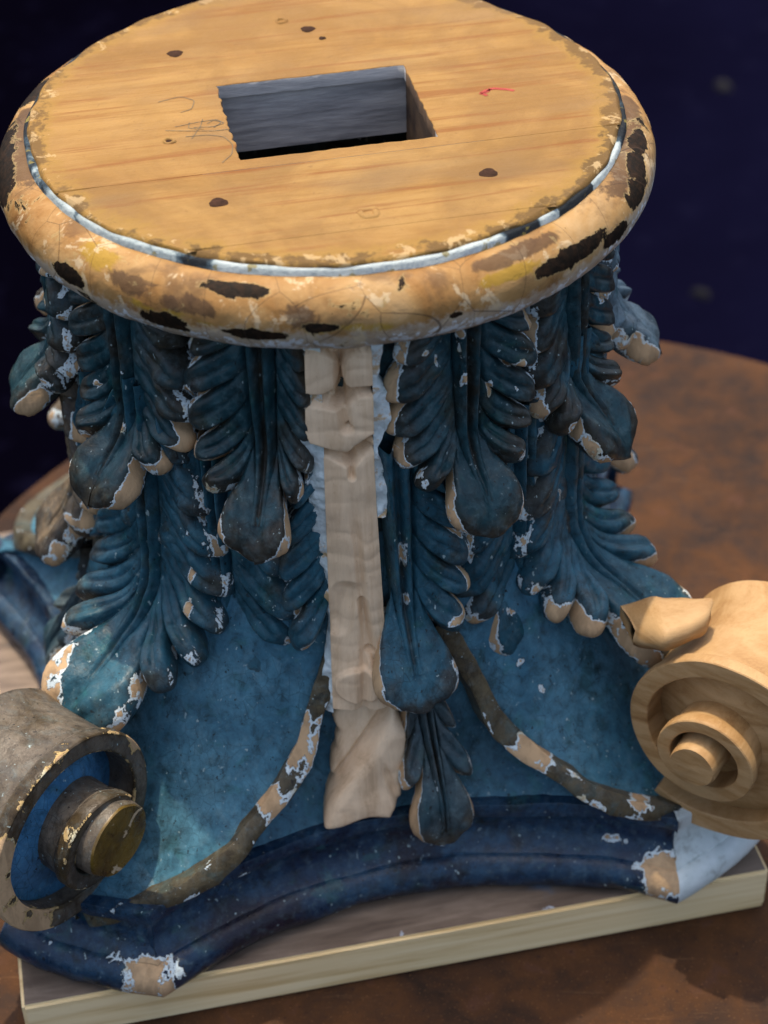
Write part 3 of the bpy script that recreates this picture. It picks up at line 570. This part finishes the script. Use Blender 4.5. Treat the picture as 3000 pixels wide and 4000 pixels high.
def build_core():
    z = np.linspace(H-.2, .36, 60); pr = np.stack([bell_r(z)+.0, z], 1); V, F = revolve(pr, 240)
    V = V*(1+.006*fbm(V, 5, 3)[:, None]*np.array([1, 1, 0])); up = (V[F].mean(1)[:, 2] > 1.62).astype(int); add('bell', mesh_fast('bell', V, F[:, ::-1], [M['bell'], M['leaf']], wear_of(V), midx=up), root)  # dark leaf paint on the upper bell paints in the shade between leaves
    # abacus
    half = []; n = 60; cx, cy, my = .975, -1.43, -1.16
    sag = cy*-1+my*-1*-1 if False else (-cy)-(-my); Rc = (cx*cx+sag*sag)/(2*sag); oc = my-Rc
    side = []
    a = math.asin(cx/Rc)
    for t in np.linspace(-a, a, n): side.append((Rc*math.sin(t), oc+Rc*math.cos(t)))
    side = np.array(side); plan = []
    cx2, cy2 = 1.51, 1.09; sg2 = .27; Rc2 = (cy2**2+sg2**2)/(2*sg2); a2 = math.asin(cy2/Rc2); oc2 = (cx2-sg2)+Rc2
    right = np.array([(oc2-Rc2*math.cos(t), Rc2*math.sin(t)) for t in np.linspace(-a2, a2, n)])
    runs = [side, right, -side, -right]
    for k in range(4):
        cur, nxt = runs[k], runs[(k+1) % 4]; plan.append(cur); p0, p1 = cur[-1], nxt[0]
        tt = np.linspace(0, 1, 18)[1:-1, None]; dirn = (p0+p1)/np.linalg.norm(p0+p1); plan.append(p0*(1-tt)+p1*tt+dirn*(.035*np.sin(np.pi*tt)))
    plan = np.vstack(plan); plan[:, 1] = np.where(plan[:, 1] > 0, plan[:, 1]*.80, plan[:, 1]); d = np.roll(plan, -1, 0)-np.roll(plan, 1, 0); nrm = np.stack([d[:, 1], -d[:, 0]], 1); nrm /= np.linalg.norm(nrm, axis=1)[:, None]
    prof = [(-.35, .004), (-.02, .004), (-.004, .010), (.016, .03), (.028, .06), (.030, .09), (.022, .118), (.004, .140), (-.018, .152), (-.030, .154), (-.033, .162), (-.058, .178), (-.082, .208), (-.096, .25), (-.098, .29), (-.090, .312), (-.076, .318), (-.070, .322), (-.068, .335), (-.069, .375), (-.074, .384), (-.12, .386)]
    m = len(prof); V = np.zeros((len(plan), m, 3))
    for j, (dl, z) in enumerate(prof): V[:, j, :2] = plan+nrm*dl; V[:, j, 2] = z
    V = V.reshape(-1, 3); V = V+fbm(V, 5, 3)[:, None]*.007*np.array([1, 1, .5])+vnoise(V, 28)[:, None]*.002
    F = grid_faces(len(plan), m, True)[:, ::-1]
    zz = V[:, 2]; edge = .7*np.exp(-((zz-.155)/.012)**2)+.9*np.exp(-((zz-.012)/.02)**2)+.6*np.exp(-((zz-.378)/.015)**2)
    spots = [((-1.02, -1.42, .10), (.11, .09, .12), 1.1), ((.93, -1.40, .14), (.10, .10, .12), 1.1), ((-.62, -1.20, .28), (.07, .05, .06), .9), ((.72, -1.25, .22), (.13, .05, .02), .95), ((-.2, -1.17, .01), (.25, .05, .02), .7), ((.3, -1.19, .01), (.2, .05, .02), .7)]
    gl = np.clip(1.4-np.linalg.norm((V-np.array((-.62, -1.25, .09)))/np.array((.22, .1, .12)), axis=1), 0, 1)+.5*sstep(V[:, 2], .1, .02)
    Wr = wear_of(V, edge, spots, gl)
    fc = V[F].mean(1); midx = ((fc[:, 0] > .985) & (fc[:, 1] < -.93) & (fc[:, 2] < .40)).astype(int)
    me = mesh_fast('abacus', V, F, [M['abacus'], M['whitepaint']], Wr, midx=midx); me.set_sharp_from_angle(angle=math.radians(34)); add('abacus', me, root)

    # flare of the bell down to the top of the abacus
    inn = plan-nrm*.095; th = np.degrees(np.arctan2(inn[:, 0], -inn[:, 1])); rb = np.hypot(inn[:, 0], inn[:, 1]); nv = 24; v = np.linspace(0, 1, nv)
    rr = bell_r(.85)-.01+(rb[:, None]-bell_r(.85))*v[None]**2.2; zz = .85-(.85-.375)*v[None]**.85+rr*0
    V = cyl(th[:, None]+rr*0, rr, zz).reshape(-1, 3); V = V+fbm(V, 5, 3)[:, None]*.006
    add('bell_foot', mesh_fast('bell_foot', V, grid_faces(len(plan), nv, True)[:, ::-1], M['bell'], wear_of(V, np.tile(sstep(np.arange(nv), nv-4, nv-1)*.6, len(plan)))), root)

RIM = np.array([(11.5, .955, 1.20), (14.9, .985, 1.06), (17.5, 1.05, .89), (20.5, 1.12, .735), (23.0, 1.21, .655), (25.8, 1.31, .60), (28.8, 1.43, .535), (33.5, 1.54, .44), (39, 1.63, .37), (45, 1.70, .31)])
def build_stems():
    u = np.linspace(0, 1, 90); k = np.linspace(0, 1, len(RIM)); fine = np.stack([np.interp(u, k, RIM[:, j]) for j in range(3)], 1)
    ker = np.hanning(15); ker /= ker.sum(); fine = np.stack([np.convolve(np.pad(fine[:, j], 7, 'reflect', reflect_type='odd'), ker, 'valid') for j in range(3)], 1)
    nv = 60; v = np.linspace(0, 1, nv)
    top = np.stack([np.interp(u, [0, 1], [11.5, 46]), np.interp(u, [0, 1], [.912, .915]), np.interp(u, [0, 1], [1.60, 1.45])], 1)
    rr = fine[:, None, 1]+(top[:, None, 1]-fine[:, None, 1])*(v[None]**.62); zz = fine[:, None, 2]+(top[:, None, 2]-fine[:, None, 2])*v[None]**1.05; tt = fine[:, None, 0]+(top[:, None, 0]-fine[:, None, 0])*v[None]
    V = cyl(tt, rr, zz).reshape(-1, 3); V = V+fbm(V, 4, 3)[:, None]*.006
    spots = [(tuple(cyl(a, r, z)), (.02, .02, .03), .72) for a, r, z in ((25.5, 1.08, .95), (28, 1.15, .84), (37, 1.32, .75), (40, 1.36, .80), (36, 1.48, .55), (33, 1.28, .72))]
    Wr = wear_of(V, np.tile(np.exp(-(np.arange(nv)/3.)**2)*.8, 90), spots)
    Wl = Wr.copy(); Wl[:, 2] = 0
    sheet_r = mesh_fast('helix_stem', V, grid_faces(90, nv), M['bell'], Wr)
    mir = np.array([-1, 1, 1]); sheet_l = mesh_fast('helix_stem', V*mir, grid_faces(90, nv)[:, ::-1], M['bell'], Wl)
    # the lip of the stem: a flat band with eased edges
    sec = []
    for a, r, z in fine:
        o = cyl(a, r, z); er = cyl(a, 1, 0); i = len(sec)
        tg = cyl(*fine[min(i+1, 89)])-cyl(*fine[max(i-1, 0)]); tg /= np.linalg.norm(tg)
        dn = np.cross(er, tg); dn /= np.linalg.norm(dn); dn = dn if dn[2] < 0 else -dn; on = np.cross(tg, dn); on = on if on@er > 0 else -on
        w_, th_ = .062+.012*math.sin(i*.23), .030
        sec.append([o+dn*x+on*y for x, y in ((-.012, -.04), (-.012, th_*.85), (-.006, th_), (w_*.5, th_*1.05), (w_-.006, th_), (w_, th_*.85), (w_, -.06))])
    B = np.array(sec); P, F = sweep_closed(B, False); P = P+fbm(P, 9, 3)[:, None]*.006
    e = np.tile([0, .4, .8, .1, .8, .4, 0], 90)
    sp = [(tuple(cyl(a, r, z)), rd, 1.0) for a, r, z, rd in ((23, 1.22, .65, (.09, .08, .08)), (33, 1.53, .44, (.06, .07, .05)))]
    rim_r = mesh_fast('stem_lip', P, F, M['rim'], wear_of(P, e, sp)); rim_r.set_sharp_from_angle(angle=math.radians(40)); sp = [(tuple(cyl(a, r, z)), rd, 1.0) for a, r, z, rd in ((19.5, 1.10, .78, (.07, .07, .13)), (24, 1.24, .64, (.05, .07, .06)))]
    rim_l = mesh_fast('stem_lip', P*mir, F[:, ::-1], M['rim'], wear_of(P*mir, e, [((-c[0], c[1], c[2]), r_, v_) for c, r_, v_ in sp])); rim_l.set_sharp_from_angle(angle=math.radians(40))
    for q in range(4):
        for sh, ri in ((sheet_r, rim_r), (sheet_l, rim_l)):
            o = add('helix_stem', sh, root, (0, 0, 0), q*math.pi/2); add('stem_lip', ri, o)

def volute(theta, rim_t, eye_t, rc, zc, table, mats, eye_r, seed, backmirror=True):
    """spiral scroll standing on a corner of the abacus; table = list of (angle, radius)"""
    th = math.radians(theta); er = np.array([math.sin(th), -math.cos(th), 0]); sg = 1 if math.sin(th)*1 > 0 else -1
    if math.cos(th) < 0: sg = -sg
    et = -sg*np.array([math.cos(th), math.sin(th), 0]); ez = np.array([0, 0, 1.0]); c0 = er*rc+ez*zc
    ang = np.array([a for a, _ in table]); rad = np.array([r for _, r in table]); n = 260
    ps = np.linspace(ang[0], ang[-1], n); R = np.interp(ps, ang, rad)
    ker = np.hanning(25); ker /= ker.sum(); R = np.convolve(np.pad(R, 12, 'reflect', reflect_type='odd'), ker, 'valid')
    tf = np.interp(ps, [0, 90, 200, 360, 540, ang[-1]], [rim_t-.02, rim_t, rim_t+.2*(eye_t-rim_t), rim_t+.6*(eye_t-rim_t), eye_t-.01, eye_t-.01]); tb = .30
    wd = np.interp(ps, [ang[0], 90, 360, ang[-1]], [.085, .075, .058, .045]); sec = []; ed = []
    for p_, r_, t_, w_ in zip(np.radians(ps), R, tf, wd):
        rd = er*math.cos(p_)+ez*math.sin(p_); L = []
        xs = [(-tb, -.01), (-tb+.02, 0), (-tb*.6, -.018), (-tb*.2, -.022), (t_*.3, -.022), (t_*.7, -.016), (t_-.06, -.010), (t_-.045, 0), (t_-.012, .001), (t_-.004, 0), (t_, -.004), (t_+.001, -.014), (t_+.001, -w_+.014), (t_, -w_+.004), (t_-.004, -w_), (t_-.014, -w_), (t_*.5, -w_*1.05), (-tb, -w_)]
        for x, dr in xs: L.append(c0+rd*(r_+dr)+et*x)
        sec.append(L); ed.append([0, .2, 0, 0, 0, 0, .2, .5, .6, .9, .9, .3, .3, .9, .9, .3, 0, 0])
    V = np.array(sec); P, F = sweep_closed(V); P = P+fbm(P+seed, 5, 2)[:, None]*.0025
    e = np.append(np.array(ed).ravel(), [0, 0])
    rt_ = bpy.data.objects.new('volute', None); C.objects.link(rt_); rt_.parent = root
    sp = []
    if mats[0] is M['scroll']:
        for a, r_ in ((20, .42), (0, .43), (-25, .44), (-45, .44)): sp.append((tuple(c0+(er*math.cos(math.radians(a))+ez*math.sin(math.radians(a)))*r_+et*rim_t), (.085, .085, .085), 1.4))
        for a, r_ in ((150, .33), ): sp.append((tuple(c0+(er*math.cos(math.radians(a))+ez*math.sin(math.radians(a)))*r_+et*rim_t), (.05, .05, .05), .9))
    me = mesh_fast('scroll', P, F, mats[0], wear_of(P, e, sp, .8*e)); me.set_sharp_from_angle(angle=math.radians(38)); add('scroll', me, rt_)
    # web closing the spiral behind the band
    pw = np.radians(np.linspace(-90, 270, 90, endpoint=True)); Rw = np.interp(np.degrees(pw), ps, R)-.03
    V = [];
    for tz, k in ((rim_t-.09, 1), (rim_t-.09, .75), (rim_t-.05, .45), (rim_t-.03, 0.02)):
        V.append([c0+(er*math.cos(a)+ez*math.sin(a))*r_*k+et*tz for a, r_ in zip(pw, Rw)])
    V.append([c0+(er*math.cos(a)+ez*math.sin(a))*r_+et*(-tb+.03) for a, r_ in zip(pw, Rw)]); V = [V[4]]+V[:4]
    Pw = np.array(V).reshape(-1, 3); Fw = grid_faces(5, 90, False, True); add('web', mesh_fast('web', Pw, Fw, mats[1], wear_of(Pw)), rt_)
    # eye
    pr = [(.0, eye_t+.012), (.6, eye_t+.012), (.95, eye_t+.012), (.985, eye_t+.004), (1.0, eye_t-.02), (1.06, rim_t-.05)]; nn = 48; V = []
    for r_, tz in pr: V.append([c0+(er*math.cos(a)+ez*math.sin(a))*eye_r*r_+et*tz for a in np.linspace(0, 2*math.pi, nn, endpoint=False)])
    Pe = np.array(V).reshape(-1, 3); Pe = Pe+fbm(Pe+seed, 12, 2)[:, None]*.004; Fe = grid_faces(len(pr), nn, False, True)
    mi = (np.arange(len(Fe))//nn >= 3).astype(int)
    me = mesh_fast('eye', Pe, Fe, [mats[2], mats[0]], wear_of(Pe, None), midx=mi); me.set_sharp_from_angle(angle=math.radians(38)); add('eye', me, rt_)
    return rt_

def build_volutes():
    tabR = [(-118, .47), (-90, .455), (-45, .455), (0, .455), (45, .43), (90, .385), (135, .345), (180, .30), (225, .265), (270, .235), (315, .218), (360, .205), (450, .182), (540, .15), (630, .118), (690, .092)]
    tabL = [(-118, .46), (-90, .435), (-45, .425), (0, .42), (45, .395), (90, .365), (135, .335), (180, .305), (225, .285), (270, .255), (315, .225), (360, .20), (420, .175), (500, .155)]
    a = volute(45.0, .215, .335, 1.71, .78, tabR, (M['newscroll'], M['newscroll'], M['newscroll']), .086, 1.0); a['label'] = 'newly carved bare wood volute'
    b = volute(-47.0, .10, .25, 1.67, .765, tabL, (M['scroll'], M['web'], M['eye']), .140, 4.0); b['label'] = 'old volute with brown glaze and blue hollow'

def build_leaves():
    def make(mat, args, name='acanthus_leaf', **kw):
        V, F, Wr = acanthus(*args, **kw); return add(name, mesh_fast(name, V, F, mat, Wr), root)
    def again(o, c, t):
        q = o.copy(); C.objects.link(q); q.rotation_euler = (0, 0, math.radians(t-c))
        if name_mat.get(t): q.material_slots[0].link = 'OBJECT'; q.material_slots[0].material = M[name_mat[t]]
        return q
    name_mat = {77: 'leaf_pale', -121: 'leaf_tan', -114: 'leaf_tan', -135: 'leaf_tan', -91: 'leaf_tan', 68: 'leaf_pale'}
    m1, m2 = M['leaf'], M['leaf_low']
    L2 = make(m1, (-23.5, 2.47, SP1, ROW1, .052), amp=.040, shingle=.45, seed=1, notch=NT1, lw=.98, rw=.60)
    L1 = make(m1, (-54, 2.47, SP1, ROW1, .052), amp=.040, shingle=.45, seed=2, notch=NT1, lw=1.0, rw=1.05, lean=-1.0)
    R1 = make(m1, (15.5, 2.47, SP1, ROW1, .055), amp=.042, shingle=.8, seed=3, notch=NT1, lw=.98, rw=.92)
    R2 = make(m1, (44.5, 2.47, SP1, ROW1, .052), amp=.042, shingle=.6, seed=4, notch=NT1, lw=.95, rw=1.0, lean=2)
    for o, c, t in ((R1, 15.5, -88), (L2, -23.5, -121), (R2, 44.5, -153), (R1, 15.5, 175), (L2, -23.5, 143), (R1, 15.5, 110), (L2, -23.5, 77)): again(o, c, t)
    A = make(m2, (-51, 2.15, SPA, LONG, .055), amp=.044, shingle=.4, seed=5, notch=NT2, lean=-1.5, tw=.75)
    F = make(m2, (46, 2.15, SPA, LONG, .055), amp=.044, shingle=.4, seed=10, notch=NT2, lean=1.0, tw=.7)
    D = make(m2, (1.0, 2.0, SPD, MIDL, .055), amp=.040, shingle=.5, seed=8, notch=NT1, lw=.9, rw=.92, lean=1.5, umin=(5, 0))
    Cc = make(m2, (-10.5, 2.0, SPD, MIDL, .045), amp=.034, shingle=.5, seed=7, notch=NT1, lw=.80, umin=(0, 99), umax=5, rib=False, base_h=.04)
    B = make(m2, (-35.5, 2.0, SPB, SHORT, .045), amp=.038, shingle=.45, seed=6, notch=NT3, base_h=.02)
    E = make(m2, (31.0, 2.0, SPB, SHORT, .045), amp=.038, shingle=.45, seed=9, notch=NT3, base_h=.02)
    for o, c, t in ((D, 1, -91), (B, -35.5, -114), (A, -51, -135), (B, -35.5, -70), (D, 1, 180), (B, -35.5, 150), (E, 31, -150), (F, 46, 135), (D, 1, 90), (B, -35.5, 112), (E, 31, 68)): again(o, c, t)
    fl = make(M['fleuron'], (6.0, .98, SPF, FLEU, .03), 'fleuron', amp=.036, shingle=.2, seed=12, notch=[.1, .42, .5, 0], base_h=.02, thick=.06)
    for q in (1, 2, 3): again(fl, 6, 90*q)
    n1_, n2_ = 90, 110; T = np.linspace(-16.5, 2.5, n1_); Z = np.linspace(1.0, .40, n2_); TT, ZZ = np.meshgrid(T, Z, indexing='ij')
    tl = np.interp(ZZ, [.40, .50, .62, .78, 1.0], [-14.5, -15.5, -14.0, -12.8, -12.6])+.5*fbm(cyl(TT*0, 1, ZZ), 14, 2); tr = np.interp(ZZ, [.40, .5, .62, .78, .84, 1.0], [-2.5, -.8, .2, .8, -.8, -1.2])+.4*fbm(cyl(TT*0+60, 1, ZZ), 14, 2)
    sd = np.minimum(np.minimum(TT-tl, tr-TT)/57.3, (ZZ-.425-.008*np.sin(TT*.6)))             # distance inside the outline
    r = np.interp(ZZ, [.40, .5, .62, .78, 1.0], [1.13, 1.10, 1.07, 1.04, 1.005])
    ax, az, bx, bz = -3.2, .86, -14.2, .56; dx, dz = (bx-ax)/57.3, bz-az; Ld = math.hypot(dx, dz); dd = (((TT-ax)/57.3)*dz-(ZZ-az)*dx)/Ld*-1  # below the diagonal cut > 0
    t = (((TT-ax)/57.3)*dx+(ZZ-az)*dz)/Ld**2
    r = r+.055*sstep(dd, 0, .03)*(1-.5*sstep(dd, .05, .3))*sstep(t, -.25, .1)-.022*np.exp(-((dd+.006)/.010)**2)
    r = r+.012*np.cos(np.clip(dd/.13, -1, 3)*2.2)*sstep(dd, .02, .06)-.02*np.exp(-(((TT+4.3)/57.3-.25*(.7-ZZ))/.012)**2)*sstep(ZZ, .72, .6)
    P0 = cyl(TT, 1, ZZ); r = r+fbm(P0, 12, 3)*.004; r = np.where(sd > 0, r-.03*np.exp(-np.clip(sd, 0, 1)/.008), r-.03-np.clip(-sd, 0, .02)*12)
    F = grid_faces(n1_, n2_)[:, ::-1]; F = F[sd.ravel()[F].max(1) > -.02]; V = cyl(TT, r, ZZ).reshape(-1, 3); o = add('repair_base', mesh_fast('repair_base', V, F, M['strip']), root); o['label'] = 'bare wood patch let in beside the fleuron'

def build_strip():
    nz, nu = 330, 70; z = np.linspace(2.47, .93, nz); u = np.linspace(0, 1, nu); ZZ, U = np.meshgrid(z, u, indexing='ij')
    tl = np.interp(ZZ, [.93, 1.36, 2.03, 2.06, 2.12, 2.22, 2.24, 2.26, 2.47], [-13.1, -13.0, -12.6, -14.4, -15.6, -15.4, -14.2, -15.2, -15.0]); tr = np.interp(ZZ, [.93, 1.36, 1.95, 2.47], [-1.3, -2.2, -3.1, -3.0]); T = tl+(tr-tl)*U
    X = (U-.5)*.17; h = np.full(ZZ.shape, .095)
    up = sstep(ZZ, 2.01, 2.06); rec = np.full(ZZ.shape, -.035)
    for cu, cz, rx, rz in ((.16, 2.345, .062, .082), (.86, 2.35, .055, .075), (.22, 2.175, .075, .068), (.90, 2.19, .052, .07), (.5, 2.47, .03, .05), (.35, 2.09, .09, .055), (.9, 2.10, .05, .05)):
        d = np.sqrt(((U-cu)*.17/rx)**2+((ZZ-cz)/rz)**2); rec = np.maximum(rec, .012-.05*sstep(d, .97, 1.03)+.006*np.cos(np.clip(d, 0, 1)*1.5)+.004*(cu > .5))
    h = h+up*rec
    def vee(pts, wdt, dep, side):
        nonlocal h
        for (ua, za), (ub, zb) in zip(pts[:-1], pts[1:]):
            ax, bx = (ua-.5)*.17, (ub-.5)*.17; dx, dz = bx-ax, zb-za; L2_ = dx*dx+dz*dz
            t = np.clip(((X-ax)*dx+(ZZ-za)*dz)/L2_, 0, 1); d = np.hypot(X-ax-t*dx, ZZ-za-t*dz); h = h-dep*np.clip(1-d/wdt, 0, 1)
    vee([(.0, 2.055), (.52, 2.0), (1.0, 2.085)], .026, .060, 0); vee([(.52, 2.02), (.54, 1.94)], .016, .03, 0)
    vee([(.0, 2.25), (.48, 2.225), (.62, 2.27), (1.0, 2.275)], .022, .055, 0); vee([(.5, 2.25), (.52, 2.45)], .016, .03, 0); vee([(.55, 2.22), (.60, 2.13)], .02, .025, 0)
    lowm = 1-sstep(ZZ, 1.98, 2.04); cr = .54+.12*np.sin((ZZ-1.0)*4.2)*.6
    h = h+.0035*np.abs(np.sin(ZZ*38+3*fbm(cyl(T, 1, ZZ), 6, 2)))*np.clip(vnoise(cyl(T, 1, ZZ), 8)+.5, 0, 1)+lowm*(-.018*np.exp(-((U-cr)/.07)**2)*sstep(ZZ, 1.95, 1.6)+.014*np.sin(np.pi*U)+.012*np.exp(-((U-.78)/.16)**2)*sstep(ZZ, 1.8, 1.4))
    d = np.sqrt(((U-.45)*.19/.075)**2+((ZZ-1.04)/.075)**2); h = h+.02*(1-sstep(d, .9, 1.1))*(ZZ < 1.12)
    vee([(.35, 1.45), (.12, 1.30)], .05, .03, 0); vee([(.62, 1.40), (.70, 1.18), (.95, 1.03)], .02, .022, 0)
    r = bell_r(ZZ)+h; P0 = cyl(T, 1, ZZ); r = r+fbm(P0, 10, 3)*.0035
    r[:, 0] = .9; r[:, -1] = .9; T[:, 0] = T[:, 1]; T[:, -1] = T[:, -2]
    me = mesh_fast('repair_strip', cyl(T, r, ZZ).reshape(-1, 3), grid_faces(nz, nu), M['strip']); o = add('repair_strip', me, root); o['label'] = 'bare unpainted wood strip let into the front'
    # white gesso smeared along the left joint, dark open joint on the right
    nz2, nu2 = 260, 26; z = np.linspace(2.47, .90, nz2); u = np.linspace(0, 1, nu2); ZZ, U = np.meshgrid(z, u, indexing='ij')
    wl = 2.3+1.7*np.clip(fbm(np.stack([z*0, z*0, z], -1), 7, 3), -.9, 1); wl = wl*np.interp(z, [.9, 1.3, 1.7, 1.9, 2.05, 2.5], [.7, .55, .75, .9, 1.6, 1.5])
    T = np.interp(ZZ, [.93, 1.36, 2.47], [-12.9, -12.8, -12.1])-wl[:, None]*(1-U); h = .072+.018*U-.07*(U < .04)+fbm(cyl(T, 1, ZZ), 22, 3)*.012
    add('gesso_seam', mesh_fast('gesso_seam', cyl(T, bell_r(ZZ)+h, ZZ).reshape(-1, 3), grid_faces(nz2, nu2), M['gesso']), root)
    z = np.linspace(2.47, 1.75, 160); u = np.linspace(0, 1, 16); ZZ, U = np.meshgrid(z, u, indexing='ij'); wl = 2.0+1.6*fbm(np.stack([z*0+3, z*0, z], -1), 9, 3)
    T = np.interp(ZZ, [.93, 1.36, 1.95, 2.47], [-1.4, -2.3, -3.2, -3.1])+np.clip(wl, .1, 5)[:, None]*U; h = .085-.07*(U > .95)+fbm(cyl(T, 1, ZZ), 22, 3)*.01
    add('gesso_seam', mesh_fast('gesso_seam', cyl(T, bell_r(ZZ)+h, ZZ).reshape(-1, 3), grid_faces(160, 16), M['gesso']), root)

def build_flap():
    """thin curl of new wood standing off the bare volute"""
    n, m = 36, 14; V = []
    P0 = np.array([(.83, -.98, 1.16), (.93, -1.03, 1.22), (1.03, -1.055, 1.22), (1.126, -1.077, 1.22)]); P1 = np.array([(.84, -1.12, 1.16), (.91, -1.229, 1.22), (.994, -1.213, 1.22), (1.088, -1.176, 1.22), (1.130, -1.105, 1.22)])
    t = np.linspace(0, 1, n); k0 = np.linspace(0, 1, len(P0)); k1 = np.linspace(0, 1, len(P1))
    A = np.stack([np.interp(t, k0, P0[:, j]) for j in range(3)], 1); B = np.stack([np.interp(t, k1, P1[:, j]) for j in range(3)], 1)
    ker = np.hanning(9); ker /= ker.sum(); A, B = [np.stack([np.convolve(np.pad(q[:, j], 4, 'reflect', reflect_type='odd'), ker, 'valid') for j in range(3)], 1) for q in (A, B)]
    sec = []
    for a, b in zip(A, B):
        s_ = np.linspace(0, 1, 8); top_ = [a+(b-a)*x+np.array([0, 0, .010*math.sin(math.pi*x)]) for x in s_]
        sec.append(top_+[b+np.array([-.012, -.012, -.035]), b+np.array([-.006, -.006, -.07]), (a+b)/2+np.array([0, 0, -.07]), a+np.array([0, 0, -.06])])
    P, F = sweep_closed(np.array(sec)); P = P+fbm(P, 14, 2)[:, None]*.004
    o = add('leaf_tip', mesh_fast('leaf_tip', P, F, M['newscroll']), root); o['label'] = 'newly carved bare wood leaf tip above the bare volute'

build_setting(); build_flakes(); build_plank(); build_core(); build_stems(); build_volutes(); build_leaves(); build_strip(); build_flap(); build_top()
